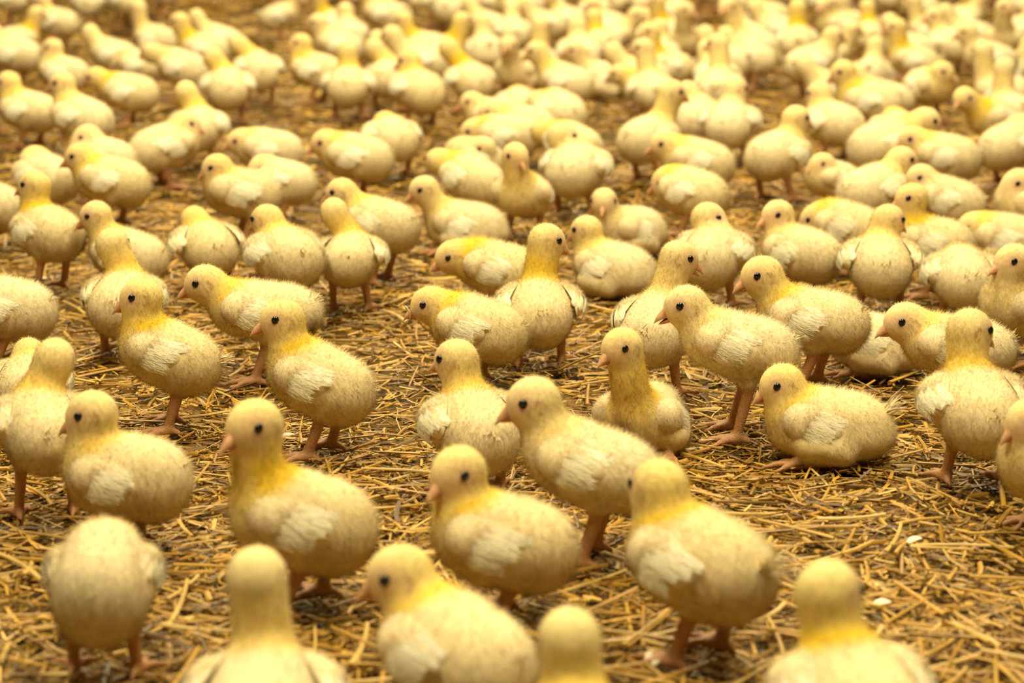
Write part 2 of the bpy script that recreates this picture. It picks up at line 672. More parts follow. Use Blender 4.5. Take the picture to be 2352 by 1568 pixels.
        RR, TH = np.meshgrid(rr, th, indexing='ij')
        u = RR * np.cos(TH) * 0.0262 * wing
        v = RR * np.sin(TH) * 0.0192 * (0.86 + 0.16 * np.cos(TH)) * wing
        u, v = np.append(u.ravel(), 0.0), np.append(v.ravel(), 0.0)
        rad = np.append(RR.ravel(), 0)
        off = 0.0098 * np.clip(1 - rad ** 2.6, 0, 1) ** 0.6 - 0.0026 * rad ** 6
        off = off * np.clip(0.72 + u / 0.022, 0.5, 1)
        U, Vv, O = [u], [v], [off]
        spec = []
        m = (7, 5, 4)[self.lod]
        nf = 6
        tt = np.linspace(0, 1, m)
        for row, cnt in ((0, nf),):
            for i in range(cnt):
                t = i / (cnt - 1) * 0.86
                if row == 0:
                    b0 = np.array([0.008 - 0.002 * t + 0.004 * math.sin(PI * t), 0.0072 - 0.0165 * t])
                    ang = PI + R(-4 + 17 * t)
                    ln = (0.0370 - 0.0170 * t ** 1.2) * wing * rng.uniform(0.86, 1.10)
                    wd = 0.0100 * wing
                    base_o = 0.0094 + 0.00042 * i
                else:
                    b0 = np.array([0.013 - 0.006 * t, 0.0090 - 0.0180 * t])
                    ang = PI + R(2 + 26 * t)
                    ln = (0.0185 - 0.003 * t) * wing * rng.uniform(0.9, 1.1)
                    wd = 0.0080 * wing
                    base_o = 0.0098 + 0.0003 * i
                d = np.array([math.cos(ang), math.sin(ang)])
                pr = np.array([-d[1], d[0]])
                prof = wd * np.clip(np.sin(PI * np.clip(tt * 0.74 + 0.20, 0, 1)) ** 0.55, 0.15, 1)
                prof[-1] = wd * 0.42
                cen = b0[None] + d[None] * (tt * ln)[:, None] + pr[None] * (0.0020 * tt ** 2)[:, None]
                o = base_o * (0.50, 0.80, 1.0)[min(i, 2)] - 0.0056 * tt ** 1.6 - 0.0045 * np.clip(0.36 - tt, 0, 1) / 0.36
                for du, do in ((-0.5, 0.0), (0.0, 0.00035), (0.5, 0.0), (0.0, -0.0005)):
                    q = cen + pr[None] * (prof * du)[:, None]
                    U.append(q[:, 0])
                    Vv.append(q[:, 1])
                    O.append(o + do)
                spec.append((row, t))
        ALL = place(np.concatenate(U), np.concatenate(Vv), np.concatenate(O))
        Wv = ALL[:len(u)]
        rest = ALL[len(u):].reshape(len(spec), 4, m, 3)
        F = [(i * ns + j, (i + 1) * ns + j, (i + 1) * ns + (j + 1) % ns, i * ns + (j + 1) % ns)
             for i in range(nr - 1) for j in range(ns)]
        quad = np.array(F)
        c = nr * ns
        tri = np.array([(c, j, (j + 1) % ns) for j in range(ns)])
        fnn = np.cross(Wv[quad[:, 2]] - Wv[quad[:, 0]], Wv[quad[:, 3]] - Wv[quad[:, 1]])
        Nn = np.zeros_like(Wv)
        for q in range(4):
            np.add.at(Nn, quad[:, q], fnn)
        Nn[c] = Nn[:ns].sum(0)
        Nn = nrm(Nn)
        if (Nn[:, 1] * sg).mean() < 0:
            Nn = -Nn
            quad = quad[:, ::-1].copy()
        tn = np.cross(Wv[tri[0, 1]] - Wv[tri[0, 0]], Wv[tri[0, 2]] - Wv[tri[0, 0]])
        if tn[1] * sg < 0:
            tri = tri[:, ::-1].copy()
        C = np.tile(C_TAN * 0.22 + C_CREAM * 0.78, (len(Wv), 1))
        C = mixc(C, C_PALE, np.clip((-u + 0.004) / 0.02, 0, 1) * 0.6)
        C *= 1 + 0.05 * rng.normal(size=(len(Wv), 1))
        pad = (Wv, quad, tri, C)
        fe = []
        for (row, t), blk in zip(spec, rest):
            vv = blk.transpose(1, 0, 2).reshape(-1, 3)
            ff = []
            for k in range(m - 1):
                for q in range(4):
                    q2 = (q + 1) % 4
                    ff.append((k * 4 + q, k * 4 + q2, (k + 1) * 4 + q2, (k + 1) * 4 + q))
            ff.append((0, 3, 2, 1))
            z = (m - 1) * 4
            ff.append((z, z + 1, z + 2, z + 3))
            ff = np.array(ff)
            if sg > 0:
                ff = ff[:, ::-1].copy()
            sh = 1 + 0.03 * rng.normal()
            cc = np.tile((C_WHITE if row == 0 else C_WHITE * 0.45 + C_CREAM * 0.35 + C_TAN * 0.20) * sh, (len(vv), 1))
            tv = np.repeat(tt, 4)
            cc = mixc(cc, C_TAN * 0.3 + C_CREAM * 0.7, np.clip(0.40 - tv, 0, 1) * 1.6)
            fe.append((vv, ff, np.clip(cc, 0, 0.92)))
        nb = (750, 120, 12)[self.lod]
        fi = rng.integers(0, len(fe), nb)
        k = rng.random(nb) * (m - 1.2)
        k0 = np.floor(k).astype(int)
        fr = (k - k0)[:, None]
        lat = rng.uniform(-0.9, 0.9, nb)
        R_ = rest.transpose(0, 2, 1, 3)                       # feather, station, corner, xyz
        c0, c1 = R_[fi, k0], R_[fi, np.minimum(k0 + 1, m - 1)]
        cc_ = c0 * (1 - fr[:, :, None]) + c1 * fr[:, :, None]
        edge = np.where((lat > 0)[:, None], cc_[:, 2], cc_[:, 0])
        root = cc_[:, 1] * (1 - np.abs(lat))[:, None] + edge * np.abs(lat)[:, None]
        ax = nrm(c1[:, 1] - c0[:, 1])
        outw = np.tile(np.array([0, sg, 0.25]), (nb, 1))
        dd = nrm(ax + 0.16 * outw + 0.12 * rng.normal(size=(nb, 3)))
        ln_ = rng.uniform(0.003, 0.0065, nb)[:, None]
        sd_ = nrm(np.cross(dd, outw)) * (0.0005, 0.0006, 0.0010)[self.lod]
        fl = (np.cross(sd_, dd) * outw).sum(1) < 0
        sd_[fl] *= -1
        root = root + nrm(outw) * 0.0003
        bV = np.stack([root - sd_ * 0.5, root + sd_ * 0.5, root + dd * ln_], 1).reshape(-1, 3)
        tcol = np.clip(0.40 - k / (m - 1), 0, 1) * 1.6
        bC = np.repeat(np.clip(mixc(np.tile(C_WHITE, (nb, 1)), C_TAN * 0.6 + C_CREAM * 0.4, tcol) * (1 + 0.06 * rng.normal(size=(nb, 1))), 0, 0.92), 3, axis=0)
        self.barbs.append((bV, np.arange(nb * 3).reshape(-1, 3), bC, np.repeat(nrm(outw), 3, axis=0)))
        self.wings.append((pad, fe))
        mask = np.clip((u + 0.006) / 0.006, 0, 1) * (1 + 1.5 * (np.abs(u) < 0.007)) + np.clip((v - 0.010) / 0.004, 0, 1) * 0.8 * (u > -0.016)
        return Wv, quad, Nn, C, mask + 0.02

    def make_head_parts(self, gape):
        Hc, HM = self.Hc, self.HM
        ns = 10 if self.lod < 2 else 8

        def horn(L, w, hh, x0, z0, droop, hook, flat_top):
            m = 7
            V = []
            for i in range(m):
                t = i / (m - 1)
                k = (1 - t) ** 0.62 if t < 1 else 0
                k = max(k, 0.02)
                zc = z0 - droop * t - hook * t ** 3
                for j in range(ns):
                    a = 2 * PI * j / ns
                    cz = math.sin(a)
                    if flat_top and cz > 0:
                        cz *= 0.25
                    if not flat_top and cz < 0:
                        cz *= 0.25
                    V.append((x0 + L * t, w * k * math.cos(a), zc + hh * k * cz))
            F = [(i * ns + j, (i + 1) * ns + j, (i + 1) * ns + (j + 1) % ns, i * ns + (j + 1) % ns)
                 for i in range(m - 1) for j in range(ns)]
            return np.array(V), np.array(F)[:, ::-1].copy()

        V, F = horn(0.0162, 0.0066, 0.0090, 0.0116, -0.0048, 0.0022, 0.0034, False)
        t = (V[:, 0] - 0.0116) / 0.0162
        C = np.tile(C_BEAK, (len(V), 1))
        C = mixc(C, np.array([0.62, 0.40, 0.22]), np.clip(t * 1.4 - 0.6, 0, 1))
        nost = np.exp(-((t - 0.30) ** 2 / 0.006)) * (np.abs(V[:, 1]) > 0.0022) * (V[:, 2] > -0.004)
        C = mixc(C, np.array([0.25, 0.10, 0.05]), nost * 0.8)
        self.upper = make_mesh('upper_beak', Hc + V @ HM.T, F, [M_BEAK], C)
        V, F = horn(0.0134, 0.0061, 0.0050, 0.0, 0.0, 0.0004, 0.0, True)
        topv = V[:, 2] > 0.0002
        g = R(gape)
        x, z = V[:, 0].copy(), V[:, 2].copy()
        V[:, 0] = x * math.cos(g) + z * math.sin(g) + 0.0118
        V[:, 2] = -x * math.sin(g) + z * math.cos(g) - 0.0062
        C = np.tile(C_BEAK * np.array([0.95, 0.80, 0.72]), (len(V), 1))
        C[topv] = (0.20, 0.055, 0.03)
        self.lower = make_mesh('lower_beak', Hc + V @ HM.T, F, [M_BEAK], C)
        # eyes
        self.eyes = []
        for sg in (1, -1):
            d = nrm(np.array([0.30, sg * 1.0, 0.20]))
            base = np.array([0.0058, 0, 0.0033])
            y = 0.02
            for _ in range(20):
                P = (Hc + HM @ np.array([base[0], sg * y, base[2]]))[None]
                y -= float(self.d_soft(P.astype(np.float32))[0]) * 0.8
            c = np.array([base[0], sg * (y - 0.0001), base[2]])
            V, F = [], []
            nu, nv = 10, 6
            for i in range(nv + 1):
                ph = PI * i / nv
                for j in range(nu):
                    a = 2 * PI * j / nu
                    V.append((0.0035 * math.sin(ph) * math.cos(a), sg * 0.0017 * math.cos(ph), 0.0034 * math.sin(ph) * math.sin(a)))
            for i in range(nv):
                for j in range(nu):
                    F.append((i * nu + j, i * nu + (j + 1) % nu, (i + 1) * nu + (j + 1) % nu, (i + 1) * nu + j))
            F = np.array(F)
            V = np.array(V) + c
            self.eyes.append(make_mesh('eye', Hc + V @ HM.T, F, [M_EYE]))

    def make_tail(self, k, yel):
        """A loose tuft of soft pin feathers on top of the rump."""
        rng = self.rng
        VV, FF, CC = [], [], []
        n0 = 0
        for i in range(22):
            a = R(rng.normal(0, 16))
            e = R(rng.uniform(22, 68))
            d = self.M @ np.array([-math.cos(e) * math.cos(a), math.sin(a), math.sin(e)])
            base = self.bl(-0.0375 * self.stretch + rng.uniform(-0.002, 0.003), rng.uniform(-0.006, 0.006), 0.0085 + rng.uniform(-0.004, 0.005))
            ln = (0.010 + 0.008 * rng.random()) * k
            side = nrm(np.cross(d, rng.normal(size=3)))
            upv = nrm(np.cross(side, d))
            tt = np.linspace(0, 1, 4)
            wd = 0.0019 * np.array([0.8, 1, 0.7, 0.10])
            droop = rng.normal(0, 0.0015, 3)
            for t, w in zip(tt, wd):
                p = base + d * ln * t + droop * t * t
                VV += [p - side * w * 0.5, p + upv * 0.0003, p + side * w * 0.5, p - upv * 0.0003]
            for s in range(3):
                for q in range(4):
                    FF.append((n0 + s * 4 + q, n0 + s * 4 + (q + 1) % 4, n0 + s * 4 + 4 + (q + 1) % 4, n0 + s * 4 + 4 + q))
            CC += [C_PALE * (0.95 + 0.08 * rng.random())] * 16
            n0 += 16
        self.tail = make_mesh('tail', np.array(VV), np.array(FF), [M_FEATHER], np.clip(np.array(CC), 0, 0.92), False)

    def link(self, loc, yaw):
        root = bpy.data.objects.new('chick', None)
        root.empty_display_size = 0.03
        COL.objects.link(root)
        link('body', self.body, root)
        d = link('down', self.down, root)
        d['kind'] = 'stuff'
        for (pad, fe) in self.wings:
            Wv, quad, tri, C = pad
            if self.lod == 0:
                w = link('wing', make_mesh('wing', Wv, [quad, tri], [M_BODY], C), root)
                for (v, f, c) in fe:
                    link('feather', make_mesh('feather', v, f, [M_FEATHER], c, False), w)
            else:
                VV, FF, CC = [Wv], [quad, tri], [C]
                n0 = len(Wv)
                for (v, f, c) in fe:
                    VV.append(v)
                    FF.append(f + n0)
                    CC.append(c)
                    n0 += len(v)
                q4 = np.concatenate([x for x in FF if x.shape[1] == 4])
                sm = np.zeros(len(q4) + len(tri), bool)
                sm[:len(quad)] = True
                sm[len(q4):] = True
                link('wing', make_mesh('wing', np.concatenate(VV), [q4, tri], [M_BODY, M_FEATHER], np.concatenate(CC), sm, (~sm).astype(int)), root)
        link('upper_beak', self.upper, root)
        link('lower_beak', self.lower, root)
        for e in self.eyes:
            link('eye', e, root)
        link('tail', self.tail, root)
        root.location = loc
        root.rotation_euler = (0, 0, yaw)
        root.scale = (self.s,) * 3
        return root


def copy_tree(src, loc, yaw, s):
    r = src.copy()
    COL.objects.link(r)
    r.location, r.rotation_euler, r.scale = loc, (0, 0, yaw), (s, s, s)
    for ch in src.children:
        c = ch.copy()
        COL.objects.link(c)
        c.parent = r
        for g in ch.children:
            k = g.copy()
            COL.objects.link(k)
            k.parent = c
    return r


# ------------------------------------------------------------------ floor
fl_me = make_mesh('floor', np.array([(-7, -1.0, -0.006), (7, -1.0, -0.006), (7, 14, -0.006), (-7, 14, -0.006)]),
                  np.array([(0, 1, 2, 3)]), [mat_floor()], None, False)
floor = link('floor', fl_me)
floor['kind'] = 'structure'
floor['label'] = 'barn floor of brown trodden litter under the straw'

# ------------------------------------------------------------------ the chicks
# yaw in degrees in the ground plane: 0 faces right in the photo, 90 away, 180 left, 270 towards the camera.
# (label, body centre px, head centre px or None, foot row px or None, yaw, head yaw, options)
DARK = (0.035, 0.025, 0.018)
BROWN = (0.24, 0.13, 0.065)
PINK = (0.50, 0.27, 0.17)
NEAR = [
 # --- front row, cut by the lower edge or close to it
 ('chick seen from behind at the bottom edge, pale upright neck, left of centre', (604, 1625), (590, 1322), None, 92, 92, dict(yel=.35, s=1.0, lift=.008)),
 ('chick at the bottom centre turning left, yellow head over broad blurred back', (1056, 1500), (915, 1320), None, 138, 180, dict(yel=.75, s=1.06, lift=.002)),
 ('only head and nape of a chick rising from the bottom edge right of centre', (1335, 1730), (1308, 1465), None, 95, 92, dict(yel=.55)),
 ('chick cut by the bottom edge at lower right, golden nape turned from us', (1972, 1625), (1905, 1358), None, 105, 52, dict(yel=.8, s=1.06)),
 ('cream rump of a head-down chick seen from behind at lower left', (242, 1335), None, 1548, 92, 92, dict(yel=.05, s=.95, step=.004, slim=1.25, stretch=.95, bp=16, wing=.8, wout=0, lift=0)),
 ('yellow chick with long straight neck at lower left centre, face turned to camera', (702, 1192), (581, 978), 1395, 186, 222, dict(yel=.95, s=1.08, step=.014, slim=1.08, bp=16)),
 ('chick facing left at the left side with pinkish beak, white ruffled wing', (300, 1095), (208, 950), 1255, 172, 182, dict(yel=.6, s=1.02, slim=1.08)),
 ('chick at far left seen from behind, tall pale neck, white wing', (108, 980), (126, 822), 1185, 110, 95, dict(yel=.5, s=.95)),
 ('partly hidden chick at the left edge behind the tall pale-necked one', (70, 905), (66, 812), 1000, 95, 100, dict(yel=.6, s=.86)),
 ('sharp yellow-necked chick at left in profile, brown beak, small tail tuft', (398, 812), (322, 682), 985, 176, 186, dict(yel=1.0, s=1.0, tail=1.2, bp=23)),
 ('sharply focused chick left of centre with smooth white wing and dark eye', (742, 872), (647, 733), 1045, 168, 190, dict(yel=.8, s=1.03, slim=1.0, bp=23)),
 ('crouching chick behind, low body stretched left, dirty wing and blackish rump spot', (612, 710), (468, 650), 872, 178, 184,
  dict(yel=.6, s=1.06, bp=3, slim=.88, stretch=1.15, spots=[((-.040, .012, -.012), (.008, .008, .012), DARK), ((.016, .034, -.006), (.012, .012, .008), PINK)])),
 ('plump round chick from behind, head turned left, orange foot at right', (665, 585), (612, 505), 742, 120, 145, dict(yel=.65, s=1.02, step=-.008)),
 ('chick from behind with tall yellow nape, behind the sharp chick at left', (285, 690), (258, 560), 812, 85, 92, dict(yel=.55, s=1.0)),
 ('long-necked chick looking left, a pale crumb at its beak, left side', (300, 590), (218, 495), 690, 160, 182, dict(yel=.45, s=.98, gape=10)),
 ('yellow-naped chick at left edge region with black smudge on its rump', (120, 530), (78, 425), 668, 135, 165,
  dict(yel=.9, s=1.0, spots=[((-.034, -.022, -.010), (.010, .010, .012), DARK)])),
 ('sliver of a chick cut off by the left edge halfway up', (-28, 478), (-70, 400), 570, 170, 180, dict(yel=.3)),
 ('headless-looking chick cut by the left edge, cream rump and white wing tip', (22, 705), (-72, 590), 838, 176, 180, dict(yel=.2, s=1.06)),
 ('chick turned away with tall yellow neck, one wing raised, left of centre', (482, 585), (446, 505), 668, 112, 100, dict(yel=.8, s=.96, lift=.007)),
 ('slim chick from behind holding its right wing out, centre left', (805, 590), (767, 485), 712, 84, 96, dict(yel=.55, s=.92, lift=.008)),
 ('plain cream chick with yellow head seen half from behind, centre left', (878, 512), (783, 442), 648, 150, 170, dict(yel=.45, s=1.0)),
 ('chick facing left with large smooth white wing in the left middle distance', (560, 440), (497, 385), 560, 184, 186, dict(yel=.7, s=1.0, wing=1.2)),
 ('chick head peeping over the large white wing of another, left middle', (650, 425), (606, 385), 505, 172, 190, dict(yel=.25, s=.95)),
 ('deep yellow chick walking left in the left middle distance, both legs showing', (262, 412), (182, 360), 522, 178, 182, dict(yel=.95, s=1.04, step=.008)),
 ('chick standing behind the yellow-naped one near the left edge', (112, 425), (80, 365), 500, 140, 160, dict(yel=.4, s=1.0)),
 # --- centre
 ('long-necked chick resting at centre, pink beak, body low on straw', (1070, 515), (972, 435), 600, 172, 192, dict(yel=.3, s=1.0, sit=True)),
 ('chick from behind with tall golden nape at centre, body turned right', (1088, 450), (1006, 370), 505, 135, 120, dict(yel=.7, s=1.0)),
 ('upright chick facing the camera at centre, showing its breast, beak right', (1205, 445), (1185, 358), 545, 255, 300, dict(yel=.55, s=.96)),
 ('large chick behind the camera-facing one, head turned to the right', (1318, 390), (1292, 312), 492, 75, 25, dict(yel=.25, s=1.1)),
 ('chick staring straight into the camera with two dark eyes visible', (1445, 525), (1387, 463), 585, 215, 262, dict(yel=.2, s=.95, sit=True)),
 ('chick resting with folded ragged wing at centre right, yellow nape to us', (1410, 612), (1345, 528), 670, 145, 150, dict(yel=.5, s=1.0, sit=True)),
 ('yellow-necked chick facing left, half hidden by the one turned away', (1152, 645), (1038, 590), 735, 170, 192, dict(yel=1.0, s=1.06, bp=10, slim=.9, stretch=1.08)),
 ('chick at centre with its back to us, head turned right, white wing feathers', (1240, 712), (1258, 552), 838, 92, 18, dict(yel=.7, s=1.02, lift=.005, gape=9)),
 ('stooping chick left of centre with bright yellow collar and ruffled wing', (1100, 780), (986, 698), 880, 165, 184, dict(yel=.95, s=1.02, bp=12, lift=.004)),
 ('chick from behind at centre, long neck, face turned away to the left', (1094, 985), (1046, 825), 1130, 108, 152, dict(yel=.55, s=1.0, lift=.002)),
 ('pale chick stepping left at centre, broad body, pinkish wing, orange beak', (1360, 1062), (1222, 922), 1285, 168, 182,
  dict(yel=.2, s=1.08, slim=.87, stretch=1.08, spots=[((.022, .030, -.004), (.006, .012, .012), PINK)])),
 ('yellow chick at lower centre with blurred face towards the camera', (1160, 1250), (1050, 1085), 1425, 172, 222, dict(yel=.85, s=1.06)),
 ('big blurred chick at lower right centre, golden nape, ruffled wing and tail', (1610, 1285), (1512, 1118), 1515, 140, 120, dict(yel=.95, s=1.10, tail=1.5, lift=.006)),
 ('chick pecking at a straw, brownish bare patch on its yellow breast', (1480, 950), (1428, 795), 1040, 250, 214,
  dict(yel=.9, s=.98, sit=True, spots=[((.040, -.004, -.004), (.010, .009, .013), BROWN)])),
 ('tall pale chick behind, back to us, open beak turned right', (1505, 750), (1562, 592), 905, 72, 8, dict(yel=.25, s=1.0, gape=24, lift=.003)),
 ('chick with open beak facing left, whole white wing, right of centre', (1692, 788), (1572, 703), 1005, 172, 184, dict(yel=.2, s=1.06, gape=22, slim=.84, stretch=1.08)),
 ('large chick standing right of centre, yellow shoulders, round curled wing', (1864, 730), (1748, 632), 890, 165, 186, dict(yel=.65, s=1.10, gape=8, slim=.88, stretch=1.06)),
 ('chick sitting on the straw at right, yellow neck, feathery tail raised', (1900, 968), (1794, 882), 1045, 174, 186, dict(yel=.9, s=1.03, sit=True, tail=1.4, stretch=1.16, slim=.92)),
 ('resting chick half hidden behind others at right, only rump showing', (2012, 782), (1950, 745), 860, 170, 180, dict(yel=.2, s=.95, sit=True)),
 ('alert chick facing left at right with clean orange beak, body hidden', (2195, 815), (2076, 738), 930, 172, 188, dict(yel=.4, s=1.06, slim=.85, stretch=1.1)),
 ('chick with its back to us at right, head turned right, spotted wing', (2238, 935), (2230, 757), 1108, 96, 28,
  dict(yel=.6, s=1.05, spots=[((.008, .036, .014), (.003, .004, .004), BROWN)], gape=12)),
 ('chick cut by the right edge at mid height, brown beak pointing left', (2352, 715), (2326, 600), 830, 205, 196, dict(yel=.35, s=1.04)),
 ('chick at the right edge in front, mostly outside the picture', (2420, 1090), (2362, 965), 1220, 200, 200, dict(yel=.4, s=.98)),
 ('upright chick from behind at right, head turned right, white wing tips', (2020, 622), (2042, 505), 720, 86, 30, dict(yel=.4, s=1.04, lift=.004)),
 ('deep yellow chick facing left behind the upright one at right', (2140, 555), (2092, 455), 680, 165, 184, dict(yel=.9, s=1.0)),
 ('round cream rump of a chick bending away at right', (2208, 645), None, 748, 88, 90, dict(yel=.2, s=1.0)),
 ('chick looking left with orange beak, rump towards us, right of centre', (1840, 590), (1785, 494), 690, 140, 200, dict(yel=.3, s=1.02)),
 ('yellow-headed chick facing left between two others right of centre', (1945, 545), (1872, 505), 625, 158, 168, dict(yel=.8, s=1.0)),
 ('large chick right of centre facing right with lowered beak, back to us', (1632, 585), (1628, 500), 705, 72, 10, dict(yel=.3, s=1.04)),
 ('golden-naped chick facing left behind the large one right of centre', (1588, 450), (1530, 418), 540, 152, 172, dict(yel=.85, s=1.02)),
 ('chick facing left with long pale body in the right middle distance', (1600, 370), (1526, 332), 470, 180, 184, dict(yel=.6, s=1.06, bp=12)),
 ('tall chick facing right, back to us, in the right middle distance', (1485, 315), (1545, 212), 418, 50, 15, dict(yel=.3, s=1.04)),
 ('round chick with small white wing turned right, right middle distance', (1780, 352), (1830, 272), 462, 48, 20, dict(yel=.35, s=1.05)),
 ('small chick with orange beak resting between larger ones at right', (1912, 425), (1888, 376), 490, 200, 200, dict(yel=.3, s=.84)),
 ('chick at right facing right with smooth back, pinkish beak', (1998, 438), (2072, 368), 540, 40, 12, dict(yel=.3, s=1.06)),
 ('pale chick facing left with squarish rump at right', (2172, 470), (2114, 408), 560, 168, 190, dict(yel=.1, s=1.0)),
 ('chick at the right edge looking left, pink beak and dark eye', (2366, 495), (2338, 420), 575, 195, 190, dict(yel=.15, s=1.02)),
 ('crouched chick with yellow head low beside the right edge', (2312, 545), (2232, 522), 610, 170, 176, dict(yel=.7, s=1.0, sit=True)),
]
MID = [
 ('chick facing right with orange beak tip, left upper area', (380, 335), (428, 285), 432, 25, 8, dict(yel=.35, s=1.06)),
 ('chick from behind with yellow neck above the right-facing one, upper left', (455, 292), (428, 212), 385, 88, 92, dict(yel=.6, s=1.02)),
 ('chick with pale face peering over the walking yellow one, upper left', (240, 385), (200, 315), 455, 170, 186, dict(yel=.2, s=1.0)),
 ('yellow-naped chick at the upper left edge with wing pad showing', (72, 258), (18, 190), 338, 160, 172, dict(yel=.7, s=1.04)),
 ('chick with long neck facing left in the upper left group', (195, 268), (142, 192), 365, 150, 178, dict(yel=.4, s=1.06)),
 ('chick with golden nape and dark belly, upper left group', (300, 212), (218, 178), 290, 172, 178, dict(yel=.8, s=1.04)),
 ('chick seen from behind, round back and yellow nape, upper left', (525, 200), (490, 132), 285, 98, 100, dict(yel=.6, s=1.05)),
 ('tall chick from behind at the edge of the bare straw, upper left', (598, 160), (547, 102), 248, 105, 100, dict(yel=.5, s=1.02)),
 ('chick facing left, squared rump, behind the peeping head at left', (622, 358), (550, 325), 432, 178, 188, dict(yel=.3, s=.98)),
 ('neat chick facing left with bright yellow collar, upper centre left', (822, 378), (745, 328), 455, 172, 188, dict(yel=.6, s=1.04)),
 ('chick from behind with upright yellow neck, upper centre left', (905, 328), (884, 283), 405, 110, 95, dict(yel=.7, s=1.0)),
 ('chick walking away with yellow nape beyond the bare straw, upper centre', (800, 200), (797, 118), 275, 88, 92, dict(yel=.6, s=1.06)),
 ('chick with dark yellow flank and white wing tip, upper centre', (965, 212), (938, 140), 290, 120, 165, dict(yel=1.0, s=1.1)),
 ('chick facing left huddled at the back of the centre group', (1090, 372), (1108, 340), 446, 200, 186, dict(yel=.2, s=.9)),
 ('chick stretching its low head left in the centre huddle', (1160, 318), (1085, 302), 398, 176, 182, dict(yel=.6, s=1.0, bp=2)),
 ('leftmost chick of the huddle above the centre, tan face', (1140, 275), (1082, 235), 350, 175, 185, dict(yel=.3, s=.98)),
 ('chick with smudged cheek in the huddle above the centre', (1205, 300), (1125, 258), 372, 178, 192, dict(yel=.4, s=1.0)),
 ('chick from behind with short yellow neck in the upper centre huddle', (1195, 250), (1170, 235), 312, 100, 92, dict(yel=.7, s=.9)),
 ('rightmost chick of the upper centre huddle, turned away', (1290, 275), (1235, 235), 335, 120, 96, dict(yel=.4, s=1.0)),
 ('chick with golden nape just behind the upright camera-facing one', (1318, 330), (1245, 302), 425, 130, 100, dict(yel=.9, s=.98)),
 ('cream rump of a chick between two right-facing ones, upper right', (1672, 282), (1690, 205), 375, 80, 30, dict(yel=.05, s=1.06)),
 ('chick with lowered face pointing right in the upper right crowd', (2025, 345), (2128, 278), 432, 25, 5, dict(yel=.3, s=1.12)),
 ('chick with tan flank facing left behind the right-facing one, upper right', (2165, 375), (2095, 320), 455, 172, 185, dict(yel=.6, s=1.05)),
 ('yellow neck of a chick turned away in the upper right crowd', (2060, 320), (2052, 270), 385, 92, 92, dict(yel=.9, s=.95)),
 ('chick filling the right edge in the upper crowd, small dark eye', (2312, 345), (2345, 290), 425, 40, 350, dict(yel=.3, s=1.04)),
 ('golden-throated chick with tan face towards the camera, upper right edge', (2280, 280), (2214, 225), 355, 215, 225, dict(yel=1.0, s=1.0)),
 ('chick with rounded cream back and white wing, upper right crowd', (1915, 285), (1880, 215), 372, 125, 140, dict(yel=.35, s=1.06)),
 ('long-bodied chick with dark belly and yellow head, upper right crowd', (1995, 232), (1935, 165), 322, 170, 182, dict(yel=.85, s=1.1)),
 ('chick with dirty breast towards the camera, upper right crowd', (2130, 195), (2165, 165), 285, 300, 330, dict(yel=.6, s=1.05)),
 ('chick facing left with smooth white wing, top centre', (1300, 190), (1230, 118), 265, 160, 175, dict(yel=.4, s=1.05)),
 ('chick with yellow cheek facing left, top right of centre', (1490, 200), (1420, 170), 275, 165, 172, dict(yel=.6, s=1.0)),
 ('chick with round back behind the tall right-facing one, upper right', (1600, 290), (1580, 210), 350, 75, 60, dict(yel=.2, s=.98)),
 ('chick between the huddle and the golden nape, upper centre', (1085, 190), (1030, 110), 262, 110, 95, dict(yel=.8, s=1.04)),
 ('chick beside the dark-flanked one, back to the camera, upper centre', (890, 175), (860, 110), 255, 75, 80, dict(yel=.4, s=1.02)),
 ('chick resting at the upper left edge with grey-brown belly', (40, 130), (-20, 75), 195, 170, 180, dict(yel=.1, s=1.08)),
 ('chick with round head looking left in the upper left group', (150, 165), (120, 110), 240, 165, 180, dict(yel=.4, s=1.0)),
 ('chick peering left between two others, upper left group', (325, 150), (275, 150), 215, 168, 185, dict(yel=.3, s=.95)),
 ('chick with arched back facing away, upper left group', (425, 155), (345, 120), 232, 160, 150, dict(yel=.2, s=1.06)),
 ('yellow-headed chick in the upper centre left, dark underside', (730, 160), (690, 100), 240, 160, 180, dict(yel=.9, s=1.06)),
]

spots_on_ground = []


def solve(row):
    label, (bx, by), hd, fy, yaw, hyaw, o = row
    o = dict(o)
    s = o.pop('s', 1.0)
    row_y = fy if fy is not None else by + 150
    s *= 1 + 0.10 * min(max((700 - row_y) / 300, 0), 1)
    sit = o.get('sit', False)
    if sit:
        hb = 0.0355
        P = on_plane(bx, by, hb * s)
        G = np.array([P[0], P[1], 0.002])
    elif fy is None:
        hb = 0.064
        P = on_plane(bx, by, hb * s)
        G = np.array([P[0], P[1], 0.002])
    else:
        G = on_plane(bx, fy, 0.004)
        G[2] = 0.002
        hb = (at_depth(bx, by, G[1])[2] - G[2]) / s
        hb = min(max(hb, 0.056), 0.084)
    ya = R(yaw)
    if hd is None:
        head = np.array([0.066, 0, 0.004])
        o.setdefault('bp', 8)
    else:
        Yh = G[1] + math.sin(ya) * 0.036 * s
        P = at_depth(hd[0], hd[1], Yh)
        d = P - G
        c, sn = math.cos(ya), math.sin(ya)
        head = np.array([c * d[0] + sn * d[1], -sn * d[0] + c * d[1], d[2]]) / s - np.array([0, 0, hb])
        n0 = np.array([0.026, 0, 0.008])
        v = head - n0
        L = np.linalg.norm(v)
        if L > 0.078:
            head = n0 + v / L * 0.078
    return label, G, ya, R(hyaw - yaw), s, hb, head, o


def discs(x, y, yaw, s, fwd=0.046):
    c, n = math.cos(yaw) * s, math.sin(yaw) * s
    return ((x + 0.018 * c, y + 0.018 * n, 0.031 * s), (x - 0.018 * c, y - 0.018 * n, 0.031 * s), (x + fwd * c, y + fwd * n, 0.019 * s))


